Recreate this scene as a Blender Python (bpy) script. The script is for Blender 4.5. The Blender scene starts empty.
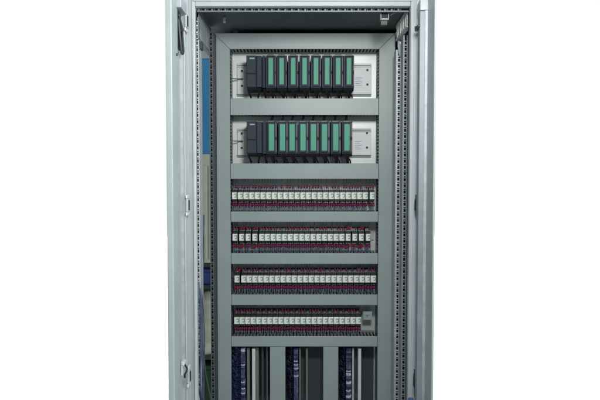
import bpy, math, random
from mathutils import Vector, Matrix
random.seed(11)
S = bpy.context.scene
COL = S.collection
PI = math.pi

# ------------------------------------------------------------------ camera measures
CAM = Vector((0, -2.5, 1.5)); FPX = 685.0; PITCH = math.radians(2.67)
def at(px, py, Y):
    """point of the photo (600x400 pixels) on the real upright plane at depth Y"""
    dx = (px-300)/FPX; dy = (200-py)/FPX
    d = Vector((dx, math.cos(PITCH)+dy*math.sin(PITCH), -math.sin(PITCH)+dy*math.cos(PITCH)))
    return CAM + d*((Y-CAM.y)/d.y)
def fx(px, Y=0.0): return at(px, 168, Y).x
def fz(py, Y=0.0): return at(300, py, Y).z

# ------------------------------------------------------------------ materials
def mat(name, rgb, rough=.5, metal=0, var=.06, scale=12, bump=.0, bscale=300, coat=0, spec=.5, trans=0, emit=None, stretch=None):
    m = bpy.data.materials.new(name); m.use_nodes = True
    nt = m.node_tree; b = nt.nodes['Principled BSDF']
    b.inputs['Roughness'].default_value = rough; b.inputs['Metallic'].default_value = metal
    b.inputs['Specular IOR Level'].default_value = spec
    b.inputs['Coat Weight'].default_value = coat
    tc = nt.nodes.new('ShaderNodeTexCoord')
    src = tc.outputs['Object']
    if stretch:
        mp = nt.nodes.new('ShaderNodeMapping'); mp.inputs['Scale'].default_value = stretch
        nt.links.new(src, mp.inputs['Vector']); src = mp.outputs['Vector']
    n = nt.nodes.new('ShaderNodeTexNoise'); n.inputs['Scale'].default_value = scale; n.inputs['Detail'].default_value = 6
    nt.links.new(src, n.inputs['Vector'])
    r = nt.nodes.new('ShaderNodeValToRGB')
    r.color_ramp.elements[0].position = .3; r.color_ramp.elements[1].position = .7
    r.color_ramp.elements[0].color = (*[c*(1-var) for c in rgb], 1)
    r.color_ramp.elements[1].color = (*[min(1, c*(1+var)) for c in rgb], 1)
    nt.links.new(n.outputs['Fac'], r.inputs['Fac']); nt.links.new(r.outputs['Color'], b.inputs['Base Color'])
    mr = nt.nodes.new('ShaderNodeMapRange'); mr.inputs['To Min'].default_value = max(0, rough-.07); mr.inputs['To Max'].default_value = min(1, rough+.07)
    nt.links.new(n.outputs['Fac'], mr.inputs['Value']); nt.links.new(mr.outputs['Result'], b.inputs['Roughness'])
    if bump:
        n2 = nt.nodes.new('ShaderNodeTexNoise'); n2.inputs['Scale'].default_value = bscale; n2.inputs['Detail'].default_value = 3
        nt.links.new(src, n2.inputs['Vector'])
        bp = nt.nodes.new('ShaderNodeBump'); bp.inputs['Strength'].default_value = bump; bp.inputs['Distance'].default_value = .0008
        nt.links.new(n2.outputs['Fac'], bp.inputs['Height']); nt.links.new(bp.outputs['Normal'], b.inputs['Normal'])
    return m
M = dict(
    paint   = mat('grey_door_paint', (.41,.465,.475), .42, bump=.25),
    frame   = mat('pale_frame_paint', (.46,.505,.52), .38, bump=.2),
    duct    = mat('grey_duct_plastic', (.325,.385,.385), .38, var=.06, scale=7, bump=.15),
    finger  = mat('duct_wall_plastic', (.22,.25,.25), .5),
    plate   = mat('galvanised_plate', (.58,.62,.60), .42, metal=.3, var=.1, scale=9, stretch=(1,1,.3)),
    zinc    = mat('zinc_sheet', (.46,.50,.53), .5, metal=.2, var=.14, scale=40),
    alu     = mat('aluminium_rail', (.72,.74,.72), .5, metal=.1, var=.05),
    darkin  = mat('dark_interior_sheet', (.06,.075,.078), .55, var=.15),
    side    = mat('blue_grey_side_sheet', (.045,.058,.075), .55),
    black   = mat('black_plastic', (.010,.011,.013), .65),
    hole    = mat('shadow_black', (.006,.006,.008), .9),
    socket  = mat('black_socket_plastic', (.018,.024,.022), .38),
    slate   = mat('slate_module_plastic', (.018,.030,.046), .55, var=.10, scale=25, bump=.2, spec=.35),
    slate2  = mat('lighter_slate_plastic', (.04,.05,.075), .42),
    purplegrey = mat('purple_grey_inlay', (.06,.056,.085), .45),
    green   = mat('green_label_strip', (.065,.36,.235), .5, var=.04),
    case    = mat('pale_relay_case', (.86,.92,.84), .25, var=.10, scale=60),
    mark    = mat('grey_green_print', (.16,.24,.19), .5),
    white   = mat('white_print', (.80,.84,.84), .5),
    sticker = mat('white_sticker', (.82,.84,.90), .45),
    ink     = mat('grey_ink', (.16,.19,.26), .6),
    magenta = mat('magenta_sleeve', (.21,.004,.072), .4, var=.3, scale=90),
    red     = mat('crimson_sleeve', (.26,.006,.035), .4, var=.2, scale=90),
    wire    = mat('blue_grey_wire', (.20,.25,.37), .45, var=.3, scale=70),
    bluewire= mat('deep_blue_wire', (.022,.030,.11), .4, var=.4, scale=50),
    term    = mat('pale_blue_terminal', (.12,.14,.27), .5, var=.6, scale=70),
    screw   = mat('bright_screw', (.55,.57,.55), .35, metal=.8),
    rubber  = mat('black_rubber', (.02,.02,.022), .6),
    blue    = mat('bright_blue_board', (.06,.30,.60), .45, var=.12, scale=4, stretch=(4,1,.6)),
    cream   = mat('cream_locker_paint', (.64,.64,.50), .5),
    crate   = mat('dark_blue_crate', (.02,.06,.22), .45),
    card    = mat('brown_cardboard', (.10,.07,.045), .8),
    cloth   = mat('beige_cloth', (.50,.48,.38), .9, var=.2),
    dgreen  = mat('dark_green_bin', (.016,.05,.022), .6, var=.3),
    gcable  = mat('pale_green_hose', (.07,.13,.07), .5),
    steel   = mat('dark_steel', (.06,.07,.07), .5, metal=.5),
    docblue = mat('cobalt_pocket', (.05,.12,.45), .4),
    floor   = mat('white_floor', (.86,.87,.87), .6, var=.01),
)

# ------------------------------------------------------------------ mesh builder
class MB:
    def __init__(s): s.v=[]; s.f=[]; s.sm=[]; s.marks=[]
    def slot(s,m): s.marks.append((len(s.f),m)); return s
    def face(s, pts):
        k=len(s.v); s.v += [tuple(p) for p in pts]; s.f.append(tuple(range(k,k+len(pts)))); s.sm.append(False)
    def box(s, x0,x1,y0,y1,z0,z1):
        if x0>x1: x0,x1=x1,x0
        if y0>y1: y0,y1=y1,y0
        if z0>z1: z0,z1=z1,z0
        k=len(s.v)
        s.v += [(x0,y0,z0),(x1,y0,z0),(x1,y1,z0),(x0,y1,z0),(x0,y0,z1),(x1,y0,z1),(x1,y1,z1),(x0,y1,z1)]
        for q in ((0,3,2,1),(4,5,6,7),(0,1,5,4),(1,2,6,5),(2,3,7,6),(3,0,4,7)):
            s.f.append(tuple(k+i for i in q)); s.sm.append(False)
        return s
    def prism(s, poly, y0, y1, axis='y'):
        """poly in (x,z) pushed along y ('y'), or in (y,z) pushed along x ('x'), or in (x,y) pushed along z ('z')"""
        a = sum(poly[i][0]*poly[(i+1)%len(poly)][1]-poly[(i+1)%len(poly)][0]*poly[i][1] for i in range(len(poly)))
        if (a<0) != (axis=='y' and False): poly = poly[::-1] if a<0 else poly
        n=len(poly); k=len(s.v)
        def P(u,v,w): return (u,w,v) if axis=='y' else ((w,u,v) if axis=='x' else (u,v,w))
        s.v += [P(u,v,y0) for u,v in poly]+[P(u,v,y1) for u,v in poly]
        flip = axis=='y'
        fs=[tuple(k+i for i in range(n))[::-1], tuple(k+n+i for i in range(n))]
        fs += [(k+i,k+(i+1)%n,k+n+(i+1)%n,k+n+i) for i in range(n)]
        for f in fs:
            s.f.append(f[::-1] if flip else f); s.sm.append(False)
        return s
    def tube(s, pts, r, n=6):
        pts=[Vector(p) for p in pts]; k=len(s.v); up=Vector((0,0,1))
        for i,p in enumerate(pts):
            t=(pts[min(i+1,len(pts)-1)]-pts[max(i-1,0)]).normalized()
            u = t.cross(up)
            if u.length<.05: u=t.cross(Vector((0,1,0)))
            u.normalize(); w=u.cross(t)
            rr = r[i] if isinstance(r,(list,tuple)) else r
            for j in range(n):
                a=2*PI*j/n; s.v.append(tuple(p+u*math.cos(a)*rr+w*math.sin(a)*rr))
        for i in range(len(pts)-1):
            for j in range(n):
                a=k+i*n+j; b=k+i*n+(j+1)%n
                s.f.append((a,b,b+n,a+n)); s.sm.append(True)
        s.f.append(tuple(k+j for j in range(n))[::-1]); s.sm.append(False)
        s.f.append(tuple(k+(len(pts)-1)*n+j for j in range(n))); s.sm.append(False)
        return s
    def cyl(s, c, r, h, axis='y', n=14):
        c=Vector(c); d={'x':Vector((1,0,0)),'y':Vector((0,1,0)),'z':Vector((0,0,1))}[axis]
        return s.tube([c-d*h/2, c+d*h/2], r, n)
    def build(s, name, m, parent=None, bevel=0, seg=2):
        me=bpy.data.meshes.new(name); me.from_pydata(s.v,[],s.f); me.update()
        for p,sm in zip(me.polygons,s.sm): p.use_smooth=sm
        me.materials.append(m)
        for i,(k,m2) in enumerate(s.marks):
            me.materials.append(m2)
            for p in me.polygons[k:]: p.material_index=i+1
        o=bpy.data.objects.new(name,me); COL.objects.link(o)
        if parent: o.parent=parent
        if bevel:
            b=o.modifiers.new('Bevel','BEVEL'); b.width=bevel; b.segments=seg; b.limit_method='ANGLE'
        return o
def spline(pts, n=5):
    pts=[Vector(p) for p in pts]; out=[]
    for i in range(len(pts)-1):
        p0=pts[max(i-1,0)];p1=pts[i];p2=pts[i+1];p3=pts[min(i+2,len(pts)-1)]
        for k in range(n):
            t=k/n
            out.append(.5*((2*p1)+(p2-p0)*t+(2*p0-5*p1+4*p2-p3)*t*t+(3*p1-p0-3*p2+p3)*t**3))
    out.append(pts[-1]); return out
def tag(o,label=None,cat=None,group=None,kind=None):
    if label: o['label']=label
    if cat: o['category']=cat
    if group: o['group']=group
    if kind: o['kind']=kind
    return o
def empty(name, loc, rz=0):
    o=bpy.data.objects.new(name,None); COL.objects.link(o); o.location=loc; o.rotation_euler.z=rz
    o.empty_display_size=.02; return o
def kids(o): return [c for c in bpy.data.objects if c.parent==o]
TREE={}
def snapshot(o): TREE[o.name]=[(c,[g for g in kids(c)]) for c in kids(o)]
def dup(o):
    r=o.copy(); COL.objects.link(r)
    for c,gs in TREE[o.name]:
        c2=c.copy(); COL.objects.link(c2); c2.parent=r
        for g in gs:
            g2=g.copy(); COL.objects.link(g2); g2.parent=c2
    return r
def text(name, body, size, m, parent, loc, rot=(PI/2,0,0), align='CENTER'):
    cu=bpy.data.curves.new('lettering','FONT'); cu.body=body; cu.size=size; cu.extrude=.0002
    cu.align_x=align; cu.align_y='CENTER'
    t=bpy.data.objects.new('tmp',cu); COL.objects.link(t)
    dg=bpy.context.evaluated_depsgraph_get(); me=bpy.data.meshes.new_from_object(t.evaluated_get(dg))
    bpy.data.objects.remove(t)
    me.materials.clear(); me.materials.append(m)
    o=bpy.data.objects.new(name,me); COL.objects.link(o); o.location=loc; o.rotation_euler=rot
    if parent: o.parent=parent
    return o
ORD=['','first','second','third','fourth','fifth','sixth','seventh','eighth','ninth','tenth','eleventh','twelfth','thirteenth','fourteenth','fifteenth','sixteenth','seventeenth','eighteenth','nineteenth','twentieth','twenty-first','twenty-second','twenty-third','twenty-fourth','twenty-fifth','twenty-sixth','twenty-seventh']

# ------------------------------------------------------------------ key planes
YP   = .105          # mounting plate front
YF   = -.40          # cabinet front plane
XL, XR = fx(196,YF), fx(409.6,YF)        # inner edges of the front opening
XLo, XRo = fx(188.8,YF), fx(415.8,YF)    # outer edges of the front frame
ZC   = fz(6,YF)       # lower edge of the front header
ZCEIL= ZC+.012
YB   = .16           # rear of the cabinet
ZBOT = .16
DL, DR = fx(214.4), fx(394.6)            # outer edges of the duct ring
DLi, DRi = fx(230.4), fx(378.6)
DT, DTi = fz(33), fz(49)
ZLOW = .28

# ------------------------------------------------------------------ cabinet
cab = empty('control_cabinet', (0,0,0))
tag(cab,'tall grey steel control cabinet standing open with both doors swung forward','cabinet')
f=MB()
f.box(XLo,XL,YF,YF+.03,ZBOT,ZC+.075)
f.box(XR,XRo,YF,YF+.03,ZBOT,ZC+.075)
f.box(XL,XR,YF+.0005,YF+.03,ZC,ZC+.075)
f.box(XL,XR,YF+.0005,YF+.03,ZBOT,ZBOT+.09)
f.build('front_frame',M['frame'],cab,.003)
# rolled lip along the opening (left, right)
f=MB(); f.box(XL-.008,XL-.0055,YF-.006,YF-.0002,ZBOT+.01,ZC+.03); f.box(XRo-.0095,XRo-.006,YF-.006,YF-.0002,ZBOT+.01,ZC+.03)
f.box(XL-.004,XR+.004,YF-.006,YF-.0002,ZC+.014,ZC+.018)
f.build('sealing_lip',M['frame'],cab,.001)

def punched(mb, back, x0, x1, y, z0, z1, period=.0205):
    """upright strip facing the front, with a column of real openings and folded sides"""
    t=.0016; xm=(x0+x1)/2; hw=min(.0034,(x1-x0)*.22)
    mb.box(x0,xm-hw,y,y+t,z0,z1); mb.box(xm+hw,x1,y,y+t,z0,z1)
    mb.box(x0,x0+t,y+t,y+.05,z0,z1); mb.box(x1-t,x1,y+t,y+.05,z0,z1)
    z=z0
    while z<z1-.02:
        mb.box(xm-hw,xm+hw,y,y+t,z,z+.0050)
        mb.box(xm-hw,xm+hw,y,y+t,z+.0145,z+.0168)
        z+=period
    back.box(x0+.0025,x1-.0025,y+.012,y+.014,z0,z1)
bk=MB()
ZP=ZCEIL-.03
p=MB(); y=YF+.07; punched(p,bk,fx(195.2,y),fx(199.9,y),y,ZBOT,ZP); p.build('front_post',M['zinc'],cab)
p=MB(); p.box(fx(200.0,YF+.1),fx(201.4,YF+.1),YF+.1,YF+.13,ZBOT,ZP-.03); p.build('post_edge',M['frame'],cab,.001)
p=MB(); y=-.09; punched(p,bk,fx(209.8,y),fx(213.6,y),y,ZBOT,ZP); p.build('rear_post',mat('dark_zinc',(.10,.115,.12),.5,metal=.2),cab)  # darker zinc tone than the left front post
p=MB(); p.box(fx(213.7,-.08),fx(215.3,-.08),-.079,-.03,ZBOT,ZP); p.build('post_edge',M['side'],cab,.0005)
XS=fx(394.6)+.0045
ZPR=ZCEIL-.095
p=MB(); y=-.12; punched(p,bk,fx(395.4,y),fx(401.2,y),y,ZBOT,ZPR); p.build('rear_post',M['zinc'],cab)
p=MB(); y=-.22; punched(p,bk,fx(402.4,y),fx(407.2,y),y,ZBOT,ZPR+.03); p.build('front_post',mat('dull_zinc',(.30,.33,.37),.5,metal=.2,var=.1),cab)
bk.build('post_hole_shade',M['hole'],cab)  # black sheets added behind the openings, shade put in as colour
# deep gap between right posts is dark side sheet
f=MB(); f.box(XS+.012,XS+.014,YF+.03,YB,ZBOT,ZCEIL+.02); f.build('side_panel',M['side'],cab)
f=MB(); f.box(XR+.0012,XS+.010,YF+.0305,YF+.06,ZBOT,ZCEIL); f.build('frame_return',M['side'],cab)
# ceiling, rear, base
f=MB(); f.box(XLo,XRo,YF+.031,YB,ZCEIL,ZCEIL+.003); f.build('roof',M['darkin'],cab)
f=MB(); f.box(XLo-.003,XRo+.003,YF-.002,YB+.004,ZC+.077,ZC+.10); f.build('roof_cover',M['paint'],cab,.004)
f=MB(); f.box(DL-.01,DR+.03,YB-.004,YB-.001,ZBOT,ZCEIL-.001); f.build('rear_panel',M['darkin'],cab)
f=MB(); f.box(XLo,XRo,YF+.031,YB,ZBOT,ZBOT+.004); f.build('floor_panel',M['zinc'],cab)
f=MB(); f.box(XLo+.005,XRo-.005,YF+.01,YB-.01,.0,ZBOT-.001); f.build('plinth',M['steel'],cab,.003)
# punched rails under the roof: front cross rail and both depth rails
f=MB(); yy=YF+.036; za,zb_=ZC-.010,ZC+.010; x=XL+.004
f.box(XL+.001,XR-.001,yy,yy+.0015,za,za+.005); f.box(XL+.001,XR-.001,yy,yy+.0015,za+.0105,zb_); f.box(XL+.001,XR-.001,yy+.0016,yy+.03,zb_-.002,zb_)
while x<XR-.016:
    f.box(x,x+.0055,yy,yy+.0015,za+.005,za+.0105); f.box(x+.009,x+.0105,yy,yy+.0015,za+.005,za+.0105); x+=.0205
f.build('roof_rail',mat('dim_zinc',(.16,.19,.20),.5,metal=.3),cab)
f=MB(); f.box(XL+.001,XR-.001,yy+.010,yy+.012,za+.001,zb_-.003); f.build('rail_hole_shade',M['hole'],cab)  # black strip added behind the slots to stand for their shade
for sgn,xf,per in ((1,XL+.002,.026),(-1,XR-.001,.036)):
    p=MB(); z0=ZCEIL-(.060 if sgn<0 else .100); z1=ZCEIL-.006
    ya,y1=YF+.070,(-.03 if sgn>0 else -.085)
    p.box(xf,xf-sgn*.002,ya,y1,z0,z0+.008); p.box(xf,xf-sgn*.002,ya,y1,z1-.010,z1); p.box(xf-sgn*.002,xf-sgn*.012,ya,y1,z0,z0+.002)
    y=ya
    while y<y1-.012:
        k=len(p.v); w=per*.45
        p.box(xf,xf-sgn*.002,y,y+w,z0+.008,z1-.010); y+=per
    p.build('depth_rail',M['alu'] if sgn<0 else mat('mid_zinc',(.24,.28,.29),.45,metal=.3),cab)
    p=MB(); p.box(xf-sgn*.009,xf-sgn*.010,ya,y1,z0+.003,z1); p.build('rail_hole_shade',M['hole'],cab)  # added black sheet, makes the gaps between rungs look shaded
# lower depth rails on the open left side
for zc in (fz(330,-.2)-.5,):
    p=MB(); p.box(XL-.001,XL-.02,YF+.09,-.087,zc,zc+.03); p.build('side_rail',M['zinc'],cab)
# mounting plate
f=MB(); f.box(DL+.004,DR-.004,YP,YP+.003,ZLOW-.02,DT-.002); f.box(DL+.004,DL+.006,YP+.003,YP+.02,ZLOW-.02,DT-.002); f.box(DR-.006,DR-.004,YP+.003,YP+.02,ZLOW-.02,DT-.002)
f.build('mounting_plate',M['plate'],cab)
# hook under the roof, door switch and clip in the upper right corner
a=at(224.5,19,-.2)
f=MB(); f.box(a.x-.004,a.x+.004,-.203,-.197,a.z-.013,ZCEIL-.001); f.box(a.x-.0045,a.x+.0045,-.206,-.2035,a.z-.013,a.z+.004)
f.build('roof_hook',M['zinc'],cab,.001)
a=at(384.5,13.3,YF+.07); s=.0031
f=MB()
f.box(a.x-.0135,a.x-.010,YF+.062,YF+.092,a.z-.022,a.z+.018); f.box(a.x+.010,a.x+.0135,YF+.062,YF+.092,a.z-.022,a.z+.018)
f.box(a.x-.010,a.x+.010,YF+.062,YF+.092,a.z-.022,a.z-.016)
f.box(a.x-.017,a.x+.017,YF+.064,YF+.090,a.z+.0182,a.z+.022)
sw=f.build('door_switch',bpy.data.materials['mid_zinc'],cab,.0008); sw['label']='small metal bracket holding a black door switch'
f=MB(); f.box(a.x-.0098,a.x+.0098,YF+.065,YF+.090,a.z-.0155,a.z+.0135); f.build('switch_body',M['black'],sw,.001)
f=MB(); f.cyl((a.x+.001,YF+.062,a.z+.005),.0032,.006); f.build('plunger',M['white'],sw)
f=MB(); f.box(a.x-.012,a.x+.009,YF+.066,YF+.088,a.z-.037,a.z-.0225); f.build('switch_foot',M['steel'],sw,.001)
f=MB(); b=at(393.5,13.5,YF+.08); f.tube([(b.x-.010,YF+.08,b.z-.005),(b.x+.006,YF+.08,b.z+.004),(b.x+.012,YF+.08,b.z+.004)],.0022,8); f.build('roof_clip',M['zinc'],cab)
a=at(235.5,32.4,-.01); f=MB(); f.box(a.x-.007,a.x+.007,-.012,.0,DT+.0006,DT+.005); f.build('duct_stop',M['black'],cab)

# corner brackets and fittings at the right rear upper corner
f=MB()
b=at(401,41,-.13); c=at(406,57,-.13); a=at(397.5,57,-.13)
f.prism([(b.x-.012,b.z),(b.x+.014,b.z),(c.x-.002,c.z),(a.x+.006,c.z),(b.x-.012,b.z-.02)],-.134,-.131)
f.build('corner_bracket',mat('bracket_zinc',(.22,.26,.27),.45,metal=.3),cab,.001)
f=MB(); f.cyl((b.x-.002,-.136,b.z-.008),.003,.004); f.cyl((b.x+.004,-.136,b.z-.03),.003,.004); f.build('bracket_screw',M['screw'],cab)
f=MB(); c=at(199,38,YF+.06); f.box(XL+.001,XL+.008,YF+.076,YF+.12,c.z-.03,c.z-.005); f.build('corner_bracket',M['steel'],cab,.001)

# ---- doors
def door(side):
    # local frame: hinge line at origin, door reaches towards -Y, inner face looks to +X (left door) / -X (right door)
    sg = 1 if side=='left' else -1
    hx = XLo-.002 if side=='left' else XRo+.002
    root = MB()
    W=.248 if side=='left' else .249
    z0,z1=ZBOT+.01,ZC+.085
    xi=-.016*sg                      # skin inner plane
    root.box(xi-.002*sg,xi,-W,-.004,z0,z1)                 # skin
    root.box(xi,xi+(.013 if sg>0 else .003)*sg,-W,-W+.0018,z0,z1)              # folded edge, free side
    root.box(xi,xi+.0205*sg,-.006,-.004,z0,z1)              # folded edge, hinge side
    d=root.build('door',M['paint'],cab,.0008)
    d['label']='%s door with folded edge and inner stiffening frame'%side
    d.location=(hx,YF-.001,0); d.rotation_euler.z=math.radians(0.0 if side=='left' else -2.2)
    # broad raised inner panel at the free side
    q=MB(); q.box(xi+.0003*sg,xi+(.015 if sg>0 else .0035)*sg,-W+.0025,-.165 if side=='left' else -.130,z0+.02,z1-.0005)
    q.build('inner_panel',M['paint'],d,.002)
    # stiffening frame: two uprights and the cross members
    q=MB(); zb=1.5+.452
    ya=-.150 if side=='left' else -.115
    q.box(xi+.0003*sg,xi+.010*sg,ya,ya+.022,z0+.06,zb)
    q.box(xi+.0003*sg,xi+.024*sg,ya-.0005,-.05,zb,zb+.032)
    q.box(xi+.0003*sg,xi+.018*sg,ya-.0005,-.05,z0+.03,z0+.06)
    q.build('stiffening_frame',M['zinc'],d,.0015)
    q=MB(); q.box(xi+.0004*sg,xi+.004*sg,-.126 if side=='left' else -.090,-.060,z0+.07,zb-.004)
    q.build('gasket_channel',M['paint'] if side=='left' else M['side'],d)
    # lock rod with guides
    q=MB(); q.box(xi+.0125*sg,xi+.0165*sg,-.050,-.030,z0+.08,zb+.02); q.build('lock_rod',M['frame'],d,.001)
    q=MB(); q.box(xi+.0004*sg,xi+.0124*sg,-.048,-.032,z0+.08,zb+.02); q.build('rod_channel',M['zinc'],d)
    for py in ((22,205,375) if side=='left' else (205,380)):
        zc=fz(py,YF-.03)
        q=MB(); q.box(xi+.0166*sg,xi+.024*sg,-.055,-.020,zc-.020,zc+.020)
        g=q.build('hinge',M['steel'] if side=='right' else M['zinc'],d,.002)
        q=MB(); q.box(xi+.017*sg,xi+.0222*sg,-.060,-.018,zc-.031,zc-.0205); q.box(xi+.017*sg,xi+.0222*sg,-.060,-.018,zc+.0205,zc+.031)
        q.build('rod_guide',M['alu'] if side=='left' else M['steel'],d,.002)
        q=MB(); q.box(xi+.0242*sg,xi+.0256*sg,-.047,-.033,zc-.015,zc+.015); q.build('hinge_slot',M['hole'],d)
    if side=='left':
        zc=fz(362,YF-.1)
        q=MB(); q.box(xi+.010,xi+.020,-.12,-.088,zc-.006,zc+.006); q.box(xi+.010,xi+.014,-.12,-.088,zc-.035,zc-.0065); q.build('latch',M['alu'],d,.002)
        q=MB(); q.tube(spline([(xi+.018,-.10,zc-.008),(xi+.026,-.105,zc-.02),(xi+.020,-.112,zc-.034),(xi+.018,-.10,zc-.046)]),.0028,8); q.build('latch_spring',M['black'],d)
        # dark earthing braid and rubber seal under the top member
        q=MB(); q.box(xi+.0042,xi+.009,-.127,-.062,1.5+.345,zb-.003); q.build('seal_pad',M['rubber'],d,.001)
        q=MB()
        q.tube(spline([(xi+.010,-.115,1.5+.43),(xi+.014,-.11,1.5+.37),(xi+.016,-.10,1.5+.335),(xi+.018,-.085,1.5+.34),(xi+.012,-.07,1.5+.40)]),.004,8)
        q.tube(spline([(xi+.012,-.12,1.5+.44),(xi+.018,-.10,1.5+.405),(xi+.016,-.085,1.5+.38),(xi+.012,-.066,1.5+.36)]),.003,8)
        q.build('earthing_cable',M['steel'],d)
        q=MB(); q.cyl((xi+.0165,-.18,1.5+.315),.004,.004,'x'); q.build('earthing_stud',M['steel'],d)
    else:
        zc=fz(28,YF-.08)
        q=MB(); q.box(xi-.0246,xi-.030,-.12,-.055,zc-.004,zc+.004); q.cyl((xi-.028,-.07,zc),.006,.014,'z'); q.build('door_stay',M['steel'],d,.001)
        q=MB(); q.box(xi-.0004,xi-.0245,-.112,-.070,z0+.08,zb-.001); q.build('cable_channel',bpy.data.materials['dull_zinc'],d,.002)
        zt=fz(398.2,YF-.12)-.028
        q=MB(); q.box(xi-.0252,xi-.040,-.20,-.03,zt-.25,zt); q.build('document_pocket',M['docblue'],d,.002)
    return d
door('left'); door('right')

# ------------------------------------------------------------------ cable ducts
def fingers(mb, x0,x1,z0,z1, axis, edge, sgn):
    """slotted wall: lugs standing from the plate to the cover along one edge"""
    t=.0022; pitch=.0125; w=.0070
    if axis=='h':
        za,zb=(edge,edge+sgn*t); x=x0+.002
        while x<x1-w:
            mb.box(x,x+w,.009,YP-.0305,za,zb); x+=pitch
        mb.box(x0,x1,YP-.030,YP-.0006,za,zb); mb.box(x0,x1,.004,.0085,za,zb)
    else:
        xa,xb=(edge,edge+sgn*t); z=z0+.002
        while z<z1-w:
            mb.box(xa,xb,.009,YP-.0305,z,z+w); z+=pitch
        mb.box(xa,xb,YP-.030,YP-.0006,z0,z1); mb.box(xa,xb,.004,.0085,z0,z1)
def duct(label, poly, walls, fill=None):
    """poly: outline of the cover in x,z"""
    cx=sum(p[0] for p in poly)/len(poly); cz=min(p[1] for p in poly)
    root=empty('cable_duct',(cx,YP,cz)); tag(root,label,'cable duct','slotted cable ducts on the mounting plate')
    c=MB(); c.prism([(x-cx,z-cz) for x,z in poly],-YP,-YP+.0035); o=c.build('cover',M['duct'],root,.0012)
    for (x0,x1,z0,z1,axis,edge,sgn) in walls:
        w=MB(); fingers(w,x0,x1,z0,z1,axis,edge,sgn)
        w.v=[(a-cx,b-YP,cc-cz) for a,b,cc in w.v]; w.build('slotted_wall',M['finger'],root)
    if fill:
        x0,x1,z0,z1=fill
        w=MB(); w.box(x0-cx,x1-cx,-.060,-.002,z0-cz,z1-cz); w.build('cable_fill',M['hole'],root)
    return root
g=.0012
duct('long horizontal duct along the top of the plate, with mitred ends',
     [(DL+g,DT),(DR-g,DT),(DRi-g*.5,DTi),(DLi+g*.5,DTi)], [(DLi,DRi,0,0,'h',DTi+.001,1)], (DLi,DRi,DTi+.008,DT-.008))
duct('tall vertical duct up the left edge of the plate',
     [(DL,ZLOW),(DLi,ZLOW),(DLi,DTi-.0),(DL,DT-.0)], [(0,0,ZLOW,DTi,'v',DLi-.001,-1),(0,0,ZLOW,DT-.02,'v',DL+.001,1)], (DL+.008,DLi-.008,ZLOW,DTi))
duct('tall vertical duct up the right edge of the plate',
     [(DRi,ZLOW),(DR,ZLOW),(DR,DT),(DRi,DTi)], [(0,0,ZLOW,DTi,'v',DRi+.001,1),(0,0,ZLOW,DT-.02,'v',DR-.001,-1)], (DRi+.008,DR-.008,ZLOW,DTi))
HD=[(98.3,115.0,'wide horizontal duct between the two module racks'),
    (163.4,178.9,'wide horizontal duct between the lower module rack and the uppermost relay row'),
    (211.5,221.9,'narrow horizontal duct under the uppermost relay row'),
    (253.2,264.0,'narrow horizontal duct under the second relay row from the top'),
    (294.6,305.2,'narrow horizontal duct above the lowest relay row'),
    (336.4,346.6,'narrow horizontal duct under the lowest relay row, above the terminal strips')]
for ya,yb,lab in HD:
    za,zb=fz(yb),fz(ya)
    duct(lab,[(DLi+g,za),(DRi-g,za),(DRi-g,zb),(DLi+g,zb)],[(DLi+.004,DRi-.004,0,0,'h',za+.001,1),(DLi+.004,DRi-.004,0,0,'h',zb-.001,-1)],(DLi+.006,DRi-.006,za+.006,zb-.006))
Z6=fz(346.6)-g
for xa,xb,lab in ((269.6,285.2,'short vertical duct below the rows, right of the blue wire bundle'),(323.6,338.8,'short vertical duct below the rows, nearer the right side')):
    a,b=fx(xa),fx(xb)
    # measured lower in the picture, where uprights lean inwards a little
    duct(lab,[(a,ZLOW),(b,ZLOW),(b,Z6),(a,Z6)],[(0,0,ZLOW,Z6,'v',a+.001,1),(0,0,ZLOW,Z6,'v',b-.001,-1)],(a+.006,b-.006,ZLOW,Z6-.003))

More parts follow.
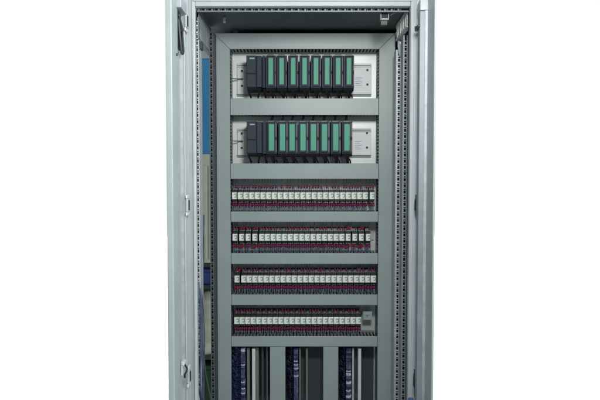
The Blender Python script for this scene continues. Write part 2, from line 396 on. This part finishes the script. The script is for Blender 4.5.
# ------------------------------------------------------------------ module racks
YM=-.028       # module face
def rail(top, bot, holesL, holesR, ypl, which):
    x0,x1=fx(237.6,YP-.01),fx(371,YP-.01); z1,z0=fz(top,YP-.01),fz(bot,YP-.01)
    root=empty('mounting_rail',((x0+x1)/2,YP,z0)); cx=(x0+x1)/2
    tag(root,'long aluminium rail carrying the %s module rack'%which,'rail','aluminium module rails')
    yf=-.010
    m=MB(); m.box(x0-cx,x1-cx,yf,-.0006,0,z1-z0); m.box(x0-cx,x1-cx,yf-.006,yf-.0003,z1-z0-.014,z1-z0-.010); m.box(x0-cx,x1-cx,yf-.009,yf-.0003,.006,.012)
    m.build('profile',M['alu'],root,.001)
    m=MB(); m.box(x0-cx+.002,x1-cx-.002,yf-.0012,yf-.0002,z1-z0-.0095,z1-z0-.006); m.box(x0-cx+.002,x1-cx-.002,yf-.0012,yf-.0002,.0015,.0045); m.build('groove',M['mark'],root)
    for px,py in holesL+holesR:
        p=at(px,py,YP-.012); m=MB(); m.cyl((p.x-cx,yf-.002,p.z-z0),.0042,.004); s=m.build('screw',M['steel'],root)
        m=MB(); m.cyl((p.x-cx,yf-.0045,p.z-z0),.002,.0012); m.build('hex_socket',M['hole'],s)
    a=at(354.5,ypl[0],YP-.012); b=at(363.8,ypl[1],YP-.012)
    m=MB(); m.box(a.x-cx,b.x-cx,yf-.0012,yf-.0002,b.z-z0,a.z-z0); s=m.build('sticker',M['sticker'],root); s['label']='white printed sticker'
    m=MB()
    for i in range(5):
        zz=a.z-z0-.005-i*.007; m.box(a.x-cx+.003,a.x-cx+(.02 if i%2 else .028),yf-.0016,yf-.0013,zz-.0012,zz)
    m.build('print',M['ink'],s)
    p=at(holesL[1][0],holesL[1][1],YP-.02); q=at(231.5,holesL[1][1]-2.0,YP-.04)
    m=MB(); m.tube(spline([(q.x-cx-.004,-.045,q.z-z0),(q.x-cx+.008,-.04,q.z-z0-.006),(p.x-cx-.006,-.02,p.z-z0+.001),(p.x-cx,-.015,p.z-z0)]),.0019,8)
    m.build('earth_wire',M['mark'],root)
rail(63.5,96,[(242,71),(242,79),(242,85.8)],[(367.4,70),(367.4,84.4)],(76.3,87.3),'upper')
rail(128,157,[(241.8,133.5),(241.8,141.3),(241.8,147.8)],[(367,133),(367,147.5)],(140,151.5),'lower')

def cable(mb, x, z0, y0, z1, y1, r, sway):
    mb.tube(spline([(x,y0,z0),(x+sway*.3,y0+.01,z0+(z1-z0)*.3),(x+sway,(y0+y1)/2,z0+(z1-z0)*.6),(x+sway*1.2,y1,z1)]),r,8)

def cpu(px0,px1,top,bot,which,ductbot,uppink=False):
    x0,x1=fx(px0,YM),fx(px1,YM); z1,z0=fz(top,YM),fz(bot,YM); w=x1-x0; h=z1-z0
    root=empty('processor_module',((x0+x1)/2,YP-.012,z0))
    tag(root,'wide dark grey processor module at the left end of the %s rack'%which,'control module','processor modules')
    yb=YM-(YP-.012)
    xa=-w/2; ws=w*.66
    m=MB(); m.box(xa,xa+ws,yb+.004,-.0005,0,h); m.box(xa+ws+.0008,w/2,yb+.002,-.0005,.002,h-.001); 
    m.slot(M['black']); m.prism([(yb+.006,-.0004),(-.01,-.0004),(-.02,-.007),(yb+.016,-.007)],xa+.002,w/2-.002,'x')
    m.build('housing',M['slate'],root,.0015)
    m=MB(); m.box(xa+.001,xa+ws-.0015,yb-.001,yb+.0035,.002,h*.42); m.build('front_door',M['slate'],root,.0015)
    m=MB(); m.box(xa+.001,xa+ws-.0015,yb-.001,yb+.0035,h*.42+.0025,h-.002); m.build('front_cover',M['slate'],root,.0015)
    m=MB(); m.box(xa+ws-.004,xa+ws-.0022,yb-.003,yb-.0011,h*.35,h*.6); m.build('switch_slot',M['black'],root)
    m=MB(); m.box(xa+.012,xa+.026 if which=='x' else xa+.030,yb-.0014,yb-.0011,h-.014,h-.0085)
    pl=m.build('name_plate',M['green'] if which=='upper' else M['ink'],root); pl['label']='small name plate'
    t=text('lettering','SIEMENS',.0046,M['white'],pl,(xa+.021,yb-.0016,h-.0113))
    m=MB()
    for i in range(5): m.box(xa+ws+.004,xa+ws+.0065,yb+.0008,yb+.0018,h-.016-i*.006,h-.0185-i*.006+.004)
    m.build('indicator',M['slate2'],root)
    for dx,sw in ((.10,.006),(.82,-.006)):
        m=MB(); cable(m,xa+w*dx,-.004,yb+.03,fz(ductbot)-z0-.004,-.04,.0034,sw); m.build('cable',M['black'],root)
    return root
cpu(246.6,262,55.2,87.6,'upper',98.3); cpu(246.6,262,121.3,153.7,'lower',163.4)

def module(kind, w, h, drop, up):
    root=empty('signal_module',(0,0,0)); yb=YM-(YP-.012)
    m=MB(); m.box(-w/2+.0006,w/2-.0006,yb+.004,-.0005,0,h)
    m.slot(M['black']); m.prism([(yb+.006,-.0004),(-.01,-.0004),(-.02,-.009),(yb+.018,-.009)],-w/2+.0008,w/2-.0008,'x')
    m.build('housing',M['slate'],root,.0012)
    # raised door with rounded border; the strip sits left or centred
    if kind=='centred':
        a,b=-w*.33,w*.33; s0,s1=-w*.205,w*.205
    else:
        a,b=-w*.40,w*.26; s0,s1=-w*.27,w*.22
    m=MB(); m.box(a,b,yb-.003,yb+.0035,.004,h-.004); d=m.build('front_door',M['slate'],root,.002,3)
    m=MB(); m.box(s0,s1,yb-.0042,yb-.0032,.011,h-.010); st=m.build('label_strip',M['green'],d,.0004)
    m=MB()
    for i in range(9):
        z=.018+i*(h-.036)/9; m.box(s0+.001,s1-.001,yb-.0046,yb-.0043,z,z+.0006)
    m.build('strip_lines',mat('deeper_green_line',(.06,.33,.22)) if 'deeper_green_line' not in bpy.data.materials else bpy.data.materials['deeper_green_line'],d)
    m=MB(); m.box(a+.001,b-.001,yb-.0016,yb+.003,h-.0035,h+.003); m.build('upper_tab',M['slate2'],root,.001)
    m=MB(); m.box(b+.0012,w/2-.0014,yb+.0015,yb+.0035,.006,h-.006); m.build('side_inlay',M['purplegrey'],root,.0006)
    m=MB(); m.box(b+.0016,w/2-.0018,yb+.0002,yb+.0013,h*.42,h*.52); m.build('latch',M['black'],root)
    m=MB(); cable(m,-w*.06,-.004,yb+.022,-drop,-.055,.0052,.007); cable(m,-w*.06+.005,-.004,yb+.03,-drop,-.050,.0026,.012); m.build('cable',M['black'],root)
    if up:
        m=MB(); cable(m,-w*.1,h-.002,yb+.03,h+up,-.045,.0045,.004); m.build('cable',M['black'],root)
    return root
def rack(strips, top, bot, ductbot, kind, which, up):
    z1,z0=fz(top,YM),fz(bot,YM); h=z1-z0; w=fx(311,YM)-fx(300.2,YM)
    drop=z0-fz(ductbot)+.004
    # narrow interface module next to the processor
    x0,x1=fx(262.3,YM),fx(strips[0]-5.6 if kind=='centred' else strips[0]-5.0,YM)
    proto=module(kind,w,h,drop,up); bpy.context.view_layer.update(); snapshot(proto)
    for i,px in enumerate(strips):
        o=proto if i==0 else dup(proto)
        off = 0 if kind=='centred' else w*.03
        o.location=(fx(px,YM)+off,YP-.012,z0)
        tag(o,'%s green-strip signal module to the right of the processor in the %s rack'%(ORD[i+1],which) if i<7 else 'green-strip signal module at the right end of the %s rack'%which,'control module','signal modules in the racks')
    root=empty('interface_module',((x0+x1)/2,YP-.012,z0)); tag(root,'plain narrow module between processor and first green strip in the %s rack'%which,'control module','interface modules')
    yb=YM-(YP-.012); ww=(x1-x0)/2-.0006
    m=MB(); m.box(-ww,ww,yb+.003,-.0005,0,h); m.build('housing',M['slate'],root,.0012)
    m=MB(); m.box(-ww*.55,ww*.55,yb-.0005,yb+.0028,.006,h-.006); m.build('front_door',M['slate'],root,.001)
    m=MB(); cable(m,0,-.001,yb+.03,-drop,-.04,.004,.004); m.build('cable',M['black'],root)
SU=[271.0,281.8,293.3,304.6,315.9,327.0,337.9,348.6]
SLo=[271.6,282.6,292.2,303.0,313.4,324.4,335.6,346.8]
rack(SU,55.2,87.6,98.3,'centred','upper',0)
rack(SLo,121.3,153.7,163.4,'left','lower',fz(117)-fz(121.3,YM)+.012)

# ------------------------------------------------------------------ relay rows
YC=.022   # face of the relay cases
PXM=3.682e-3
def relay(variant, capw):
    """root at the plate, z=0 in the middle of the case"""
    root=empty('relay',(0,0,0)); y=lambda a: a-YP
    w=.0196; rnd=random.Random(variant*7+3)
    m=MB()
    prof=[(y(YP-.001),.031),(y(.048),.031),(y(.046),.020),(y(.034),.018),(y(.033),-.018),(y(.046),-.020),(y(.048),-.030),(y(YP-.001),-.030)]
    m.prism(prof,-w/2,w/2,'x')
    sock=m
    m=MB(); h=.0255; m.box(-capw/2,capw/2,y(YC),y(.0325),-h/2,h/2); c=m.build('relay_case',M['case'],root,.0014,2)
    # printed ring and contact lines on the case
    m=MB(); cx=capw*.13; n=14; yy=y(YC)-.0004
    for k in range(n-3):
        a0=2*PI*(k+2)/n-PI; a1=2*PI*(k+3)/n-PI
        r0,r1=.0033,.0055
        m.face([(cx+r1*math.cos(a0),yy,.001+1.35*r1*math.sin(a0)),(cx+r1*math.cos(a1),yy,.001+1.35*r1*math.sin(a1)),(cx+r0*math.cos(a1),yy,.001+1.35*r0*math.sin(a1)),(cx+r0*math.cos(a0),yy,.001+1.35*r0*math.sin(a0))][::-1])
    m.box(capw*.37,capw*.46,yy-.0002,yy,-.011,.011)
    m.build('marking',M['mark'],c)
    # screws
    m=sock; m.slot(M['screw'])
    for sx in (-.0055,.0005,.0058):
        for zz in (.0235+.002*rnd.random(),-.0235-.002*rnd.random()):
            m.cyl((sx+rnd.uniform(-.0008,.0008),y(.0475) ,zz),.0015,.003,n=8)
    m.build('socket',M['socket'],root)
    sl=M['red'] if variant>=4 else M['magenta']
    # upper sleeves and wires
    for k,sx in enumerate((-.005,.0045)):
        if variant<4 and k==0 and rnd.random()<.8: continue
        j=rnd.uniform(-.001,.001); zt=.0325+rnd.uniform(-.002,.002); r=.0027 if variant<4 else .0034
        tilt=rnd.uniform(-.001,.002) if variant<4 else .006
        m=MB(); q=MB(); m.tube([(sx+j,y(.038),zt-.005),(sx+j+tilt,y(.040),zt+.005)],r,8); sv=m.build('sleeve',sl,root)
        q.tube(spline([(sx+j+tilt,y(.040),zt+.006),(sx+j+tilt*1.5,y(.050),zt+.016),(sx+j,y(.062),.062)],4),.0010,6); q.build('wire',M['mark'],sv)
    # lower sleeves (larger) and wires running down into the slots
    for k,sx in enumerate((-.0062,.0000,.0062)):
        j=rnd.uniform(-.0012,.0012); zt=-.0345+rnd.uniform(-.0025,.0035); r=(.0028 if k!=1 else .0022)*(1.15 if variant>=4 else 1)
        m=MB(); q=MB(); m.tube([(sx+j,y(.036),zt+.006),(sx+j*1.4,y(.034),zt-.0065)],r,8); sv=m.build('sleeve',sl,root)
        q.tube(spline([(sx+j*1.4,y(.034),zt-.006),(sx+j*2+rnd.uniform(-.002,.002),y(.033),zt-.014),(sx+j,y(.048),-.066)],4),.0016,6); q.build('wire',M['wire'],sv)
    for k in range(2):
        m=MB(); sx=-.004+.007*k; m.tube(spline([(sx,y(.046),.021),(sx+.002,y(.041),.0265),(sx+.001+.001*k,y(.044),.033)],3),.0011,6); m.build('bridge_wire',M['wire'],root)
    return root
protos={}
def get(variant,capw):
    k=(variant,round(capw,4))
    if k not in protos:
        protos[k]=[relay(variant,capw),False]; bpy.context.view_layer.update(); snapshot(protos[k][0])
    e=protos[k]
    if not e[1]: e[1]=True; return e[0]
    return dup(e[0])
rows=[
 # y of case centre, list of (px centre, kind, red?)
 (195.8,'uppermost',[(234.3,1,0)]+[(240.3+i*5.70,0,0) for i in range(23)]+[(372.5,1,0)]),
 (237.4,'second',[(234.6,1,0),(241.4,1,1),(247.8,1,0),(254.6,1,1)]+[(261.6+i*5.76,0,0) for i in range(14)]+[(342.3,0,0),(348.5,1,1),(355.2,1,0),(361.8,1,1),(368.7,1,0)]),
 (279.2,'third',[(236.5,1,1)]+[(243.4+i*5.68,0,0) for i in range(23)]+[(374.1,0,0)]),
 (320.8,'lowest',[(236.1+i*5.6,0,0) for i in range(23)]),
]
rr=random.Random(5)
for yc,rowname,items in rows:
    zc=fz(yc,YC); n=len(items)
    for i,(px,k,red) in enumerate(items):
        v=rr.randrange(4) if not red else 4+rr.randrange(2)
        o=get(v,.0186 if k else .0200)
        o.location=(fx(px,YC),YP,zc)
        side=ORD[i+1]+' from the left' if i else 'leftmost'
        if i==n-1: side='rightmost'
        ext=' with black gaps' if k else ''
        where={'uppermost':'uppermost relay row','second':'second relay row from top','third':'third relay row from top','lowest':'lowest relay row'}[rowname]
        tag(o,'pale relay%s, %s in %s'%(ext,side,where),'relay','relays in the '+where)
    # hat rail behind the row
    x0,x1=DLi+.004,(DRi-.006 if yc<300 else fx(362.5,.08)); cx=(x0+x1)/2
    root=MB(); root.box(x0-cx,x1-cx,-.008,-.0006,-.0175,.0175)
    o=root.build('mounting_rail',M['darkin'] if yc>300 else M['zinc'],None,.001); o.location=(cx,YP,zc)
    tag(o,'thin steel rail behind the relays of the '+where,'rail','steel rails behind the relays')
# end stop + tag plate at right of the lowest row
a=at(363,311.5,.05); b=at(372,320,.05)
root=empty('label_holder',((a.x+b.x)/2,YP,b.z)); tag(root,'small grey tag plate at the right end of the lowest relay row','tag plate')
w=(b.x-a.x)/2; h=a.z-b.z
m=MB(); m.box(-w,w,.05-YP,.053-YP,0,h); m.build('tag_plate',mat('grey_tag',(.34,.40,.41),.5),root,.001)
m=MB(); m.box(-w*.3,w*.3,.0535-YP,-.001,h*.2,h*.5); m.build('stem',M['steel'],root)
m=MB(); m.prism([(-w*.55,h*.62),(w*.55,h*.62),(w*.5,h*.56),(w*.1,h*.5),(-w*.05,h*.32),(-w*.3,h*.48)],.0492-YP,.0498-YP); m.build('emblem',M['mark'],root)

# slim cover strips (terminal caps) on top of rows 2 and 3 at the right
for yc,px in ((228.5,350),(270.5,359)):
    p=at(px,yc,.06); m=MB(); m.box(-.007,.007,-.012,0,0,.020); m.box(-.004,.004,-.0145,-.0121,.004,.014)
    o=m.build('end_clamp',M['finger'],None,.001); o.location=(p.x,YP-.04,p.z-.01)
    tag(o,'small grey clamp above the relays near the right of the %s relay row'%('second' if yc<240 else 'third'),'clamp')

# ------------------------------------------------------------------ lower bay
def wire_bundle(px0,px1,label='bundle of deep blue wires looping in the lower left bay',mm='bluewire'):
    x0,x1=fx(px0,.03),fx(px1,.03); cx=(x0+x1)/2
    m=MB(); z=Z6-.008; zl=.62; r=random.Random(3)
    while z>zl:
        s=r.uniform(.006,.022)
        m.tube(spline([(x0-cx-.004,-.07+r.uniform(-.01,.01),z+s),(x0-cx+.008,-.082+r.uniform(-.012,.006),z+s*.5+r.uniform(-.006,.006)),(0.004,-.085+r.uniform(-.012,.008),z+r.uniform(-.006,.006)),(x1-cx+.002,-.06,z-r.uniform(0,.006))],4),.0021,6)
        z-=.0048
    for k in range(9):
        x=x0-cx+.004+k*.0028*(x1-x0)/.030
        m.tube(spline([(x,-.055-.002*k,Z6-.002),(x+.003*math.sin(k),-.06,Z6-.09),(x-.002*math.cos(k),-.055,Z6-.2),(x,-.06,zl)],6),.0024,6)
    m.v=[(a,b,c-zl) for a,b,c in m.v]
    o=m.build('wire_bundle',M[mm]); o.location=(cx,YP,zl)
    tag(o,label,'wires')
wire_bundle(232,240)
M['navy']=mat('near_black_navy_wire',(.010,.013,.05),.45,var=.5,scale=50)
wire_bundle(288,293.4,'bundle of near-black navy wires in the middle lower bay','navy')
wire_bundle(341.5,346.4,'bundle of near-black navy wires in the right lower bay','navy')
def terminals(px0,px1,label):
    x0,x1=fx(px0,.03),fx(px1,.03); cx=(x0+x1)/2; w=x1-x0
    zl=.62; root=empty('terminal_strip',(cx,YP,zl)); tag(root,label,'terminal strip','upright terminal strips')
    z=Z6-.012-zl; r=random.Random(int(px0)); 
    mats=[M['term']]*5+[M['sticker'],M['bluewire'],M['bluewire']]
    while z>.004:
        m=MB(); m.box(-w/2+r.uniform(0,.001),w/2-r.uniform(0,.003),-.075-r.uniform(0,.004),-.012,z-.0042,z-.0005); m.box(-w*.25,w*.1,-.083,-.0795,z-.0034,z-.0015)
        m.build('terminal',r.choice(mats),root); z-=.0047
    m=MB(); m.box(-w*.35,w*.35,-.0118,-.0006,0,Z6-.008-zl); m.build('rail',M['zinc'],root)
def upright(bars,label):
    # bars: (px0,px1,front depth,material)
    x0=fx(bars[0][0],.03); x1=fx(bars[-1][1],.03); cx=(x0+x1)/2; zl=.62
    root=empty('upright_channel',(cx,YP,zl)); tag(root,label,'channel','upright metal channels in the lower bays')
    for a,b,y,mm in bars:
        m=MB(); m.box(fx(a,y)-cx,fx(b,y)-cx,y-YP,-.004,0,Z6-.012-zl); m.build('channel_flange',mm,root,.001)
    m=MB(); m.box(x0-cx,x1-cx,-.0038,-.0005,0,Z6-.010-zl); m.build('channel_base',M['darkin'],root)
terminals(240.2,244.6,'terminal strip beside the blue wire bundle in the left bay')
terminals(293.8,298.4,'terminal strip in the middle lower bay')
terminals(346.8,352.0,'terminal strip in the right lower bay')
dz=mat('dim_channel_metal',(.20,.22,.20),.4,metal=.4)
upright([(246.2,249,.03,dz),(251.4,254.8,.02,M['alu']),(255.2,258.2,.035,dz),(261,263.2,.05,M['side']),(266,267.2,.045,dz)],'bright metal channel in the left bay')
upright([(299.2,300.8,.03,dz),(306,308,.03,dz)],'slim dull metal channel in the middle bay')
upright([(352.8,354.8,.03,M['zinc']),(359,362,.02,M['alu'])],'beige-bright metal channel in the right bay')
# dark sheet laid over the lower part of the plate to darken it
f=MB(); f.box(DLi+.003,DRi-.003,YP-.0004-.0016,YP-.0004,ZLOW,Z6-.001); f.build('dark_sheet',M['side'],cab)

# ------------------------------------------------------------------ cable bundle along the left front post
m=MB(); r=random.Random(9)
for k in range(4):
    px=197.2+k*.55; y=YF+.135+k*.012
    pts=[]
    for j,py in enumerate(range(215,430,22)):
        pts.append((XL+.001+r.uniform(-.0015,.002)+.0015*k-(.006 if py<300 else .0),y-.075*(py>270)+.01*math.sin(j*.9+k),fz(py,y)))
    m.tube(spline(pts,4),.0022,6)
o=m.build('cable_bundle',mat('slate_blue_cable',(.06,.085,.15),.45,var=.5,scale=25),None)
tag(o,'bundle of blue grey cables running down the left front post','cables')
m=MB()
m.tube(spline([at(197.5,352,YF+.06),at(199.5,362,YF+.06),at(198,374,YF+.05),at(196.9+1,384,YF+.05),at(199.5,392,YF+.05),at(201,401,YF+.05)],6),.0028,8)
o=m.build('loose_cable',M['black']); tag(o,'loose black cable dangling by the bottom of the left post','cable')
m=MB()
m.tube(spline([at(199.5,378,YF+.07),at(200.5,386,YF+.07),at(199,396,YF+.07),at(199,404,YF+.07)],6),.002,8)
o=m.build('loose_cable',M['sticker']); tag(o,'loose white cable dangling by the bottom of the left post','cable')

# ------------------------------------------------------------------ things behind the open left side
YR=1.0
rack_=empty('storage_rack',(-.43,YR+.15,0)); tag(rack_,'dark steel storage rack glimpsed behind the left side of the cabinet','rack')
def rb(name,mm,x0,x1,y0,y1,z0,z1,bev=.002):
    m=MB(); m.box(x0+.43,x1+.43,y0-YR-.15,y1-YR-.15,z0,z1); return m.build(name,mm,rack_,bev)
ZS1=fz(263,YR); ZS2=fz(285,YR); ZS3=fz(356,YR)
for z in (ZS1-.001,ZS2-.001,ZS3-.001): rb('shelf',M['steel'],-.64,-.22,YR,YR+.3,z-.02,z)
for x in (-.655,-.215):
    for y in (YR,YR+.29): rb('post',M['steel'],x,x+.013,y,y+.02,0,ZS1-.03)
rb('rear_panel',M['dgreen'],-.64,-.22,YR+.292,YR+.296,.03,ZS1-.03)
# cream locker on top
zt=fz(154,YR)
lk=empty('locker',(-.43,YR,ZS1)); tag(lk,'cream metal locker below the blue board','locker')
m=MB(); m.box(-.22,.20,0,.28,0,zt-ZS1); m.build('body',M['cream'],lk,.004)
m=MB(); m.box(-.20,-.045,-.008,-.0005,.02,zt-ZS1-.06); m.build('locker_door',M['cream'],lk,.003)
m=MB(); m.box(-.035,.18,-.008,-.0005,.02,zt-ZS1-.06); m.build('locker_door',M['cream'],lk,.003)
m=MB(); m.box(-.075,-.068,-.016,-.0085,.20,.28); m.build('handle',M['zinc'],lk,.002)
# blue board on top of the locker
zb2=fz(58,YR)
bb=empty('blue_board',(-.43,YR+.02,zt)); tag(bb,'tall bright blue board standing on the cream locker','board')
m=MB(); m.box(-.22,.20,0,.03,.0,zb2-zt); m.build('panel',M['blue'],bb,.003)
m=MB(); m.box(-.22,.20,-.004,.03,zb2-zt+.0005,zb2-zt+.09); m.build('edge_trim',M['zinc'],bb,.001)
# blue crate
cr=empty('crate',(-.43,YR+.02,ZS2)); tag(cr,'dark blue plastic crate on the shelf under the locker','crate')
m=MB(); hh=ZS1-ZS2-.035; m.box(-.19,.19,0,.22,0,hh*.80); m.build('body',M['crate'],cr,.004)
m=MB(); m.box(-.195,.195,-.006,.225,hh*.80+.0005,hh); m.build('rim',M['crate'],cr,.004)
# cloth sack and cardboard
sk=MB(); n=10
pts=[(-.02,.0,0),(-.012,0,.09),(.0,0,.19),(.014,0,.28),(.018,0,.325)]
sk.tube(spline(pts,5),[.066+.008*math.sin(i*1.3) if i<15 else .058-.010*(i-15) for i in range(21)],14)
o=sk.build('cloth_sack',M['cloth']); o.location=(-.50,YR+.08,ZS3); tag(o,'beige cloth sack slumped on the lower shelf beside brown cardboard','sack')
cb=MB(); cb.prism([(-.14,0),(.12,0),(.12,.26),(.05,.27),(-.14,.10)],0,.02); o=cb.build('cardboard_sheet',M['card'],None,.001); o.location=(-.44,YR+.17,ZS3); o.rotation_euler.x=-.03
tag(o,'brown cardboard sheet leaning on the lower shelf','cardboard')
# green bin and hose
bn=empty('bin',(-.43,YR+.13,0)); tag(bn,'dark green bin below the lower shelf','bin')
m=MB(); m.box(-.19,.19,-.11,.11,0,ZS3-.08); m.build('body',M['dgreen'],bn,.008)
m=MB(); m.box(-.195,.195,-.115,.115,ZS3-.0795,ZS3-.055); m.build('lid',M['dgreen'],bn,.006)
m=MB(); m.tube(spline([at(203.5,352,.85),at(205.5,372,.85),at(208.5,388,.85),at(211,402,.85),at(213,440,.85)],6),.0035,8)
o=m.build('hose',M['gcable']); tag(o,'thin pale green hose hanging in front of the green bin','hose')

# ------------------------------------------------------------------ floor
m=MB(); m.face([(-13,-8,0),(13,-8,0),(13,12.5,0),(-13,12.5,0)]); o=m.build('floor',M['floor']); tag(o,kind='structure')

# ------------------------------------------------------------------ world and lamps
w=bpy.data.worlds.new('World'); S.world=w; w.use_nodes=True; nt=w.node_tree; bg=nt.nodes['Background']
tc=nt.nodes.new('ShaderNodeTexCoord'); sp=nt.nodes.new('ShaderNodeSeparateXYZ'); nt.links.new(tc.outputs['Generated'],sp.inputs[0])
mr=nt.nodes.new('ShaderNodeMapRange'); mr.inputs['From Min'].default_value=.70; mr.inputs['From Max'].default_value=.87
mr.inputs['To Max'].default_value=1.05
mxr=nt.nodes.new('ShaderNodeMapRange'); mxr.inputs['From Min'].default_value=-.6; mxr.inputs['From Max'].default_value=.8
mxr.inputs['To Min'].default_value=.14; mxr.inputs['To Max'].default_value=.60
nt.links.new(sp.outputs['X'],mxr.inputs['Value']); nt.links.new(mxr.outputs['Result'],mr.inputs['To Min'])
nt.links.new(sp.outputs['Y'],mr.inputs['Value'])
mx=nt.nodes.new('ShaderNodeMix'); mx.data_type='RGBA'; m3=nt.nodes.new('ShaderNodeMapRange')
m3.inputs['From Min'].default_value=.70; m3.inputs['From Max'].default_value=.87; nt.links.new(sp.outputs['Y'],m3.inputs['Value'])
nt.links.new(m3.outputs['Result'],mx.inputs['Factor']); mx.inputs[6].default_value=(.85,.99,1.05,1); mx.inputs[7].default_value=(1,1,1,1)
nt.links.new(mx.outputs[2],bg.inputs['Color'])
nt.links.new(mr.outputs['Result'],bg.inputs['Strength'])
def area(name,loc,tgt,size,power,col=(1,1,1),sy=None):
    l=bpy.data.lights.new(name,'AREA'); l.energy=power; l.color=col; l.size=size
    if sy: l.shape='RECTANGLE'; l.size_y=sy
    o=bpy.data.objects.new(name,l); COL.objects.link(o); o.location=loc
    o.rotation_euler=(Vector(tgt)-Vector(loc)).to_track_quat('-Z','Y').to_euler(); return o
area('key_lamp',(.17,-1.60,2.0),(-.03,0,1.65),.24,14.5,(1,1,.98),sy=.2)
area('side_lamp',(2.6,-1.85,1.9),(-.34,-.5,1.6),.7,44,(1,1,.965))
bl=area('added_floor_fill',(0,11,6),(0,11,0),22,5200,sy=16); bl.data.spread=math.radians(60)  # added unseen lamp that whitens the floor behind the cabinet

# ------------------------------------------------------------------ camera
cd=bpy.data.cameras.new('Camera'); cam=bpy.data.objects.new('Camera',cd); COL.objects.link(cam)
cam.location=CAM; cam.rotation_euler=(PI/2-PITCH,0,0); cd.sensor_width=36; cd.lens=FPX/600*36; cd.clip_end=200; cd.clip_start=.05
S.camera=cam
S.view_settings.view_transform='Standard'; S.view_settings.look='None'; S.view_settings.exposure=0; S.view_settings.gamma=1
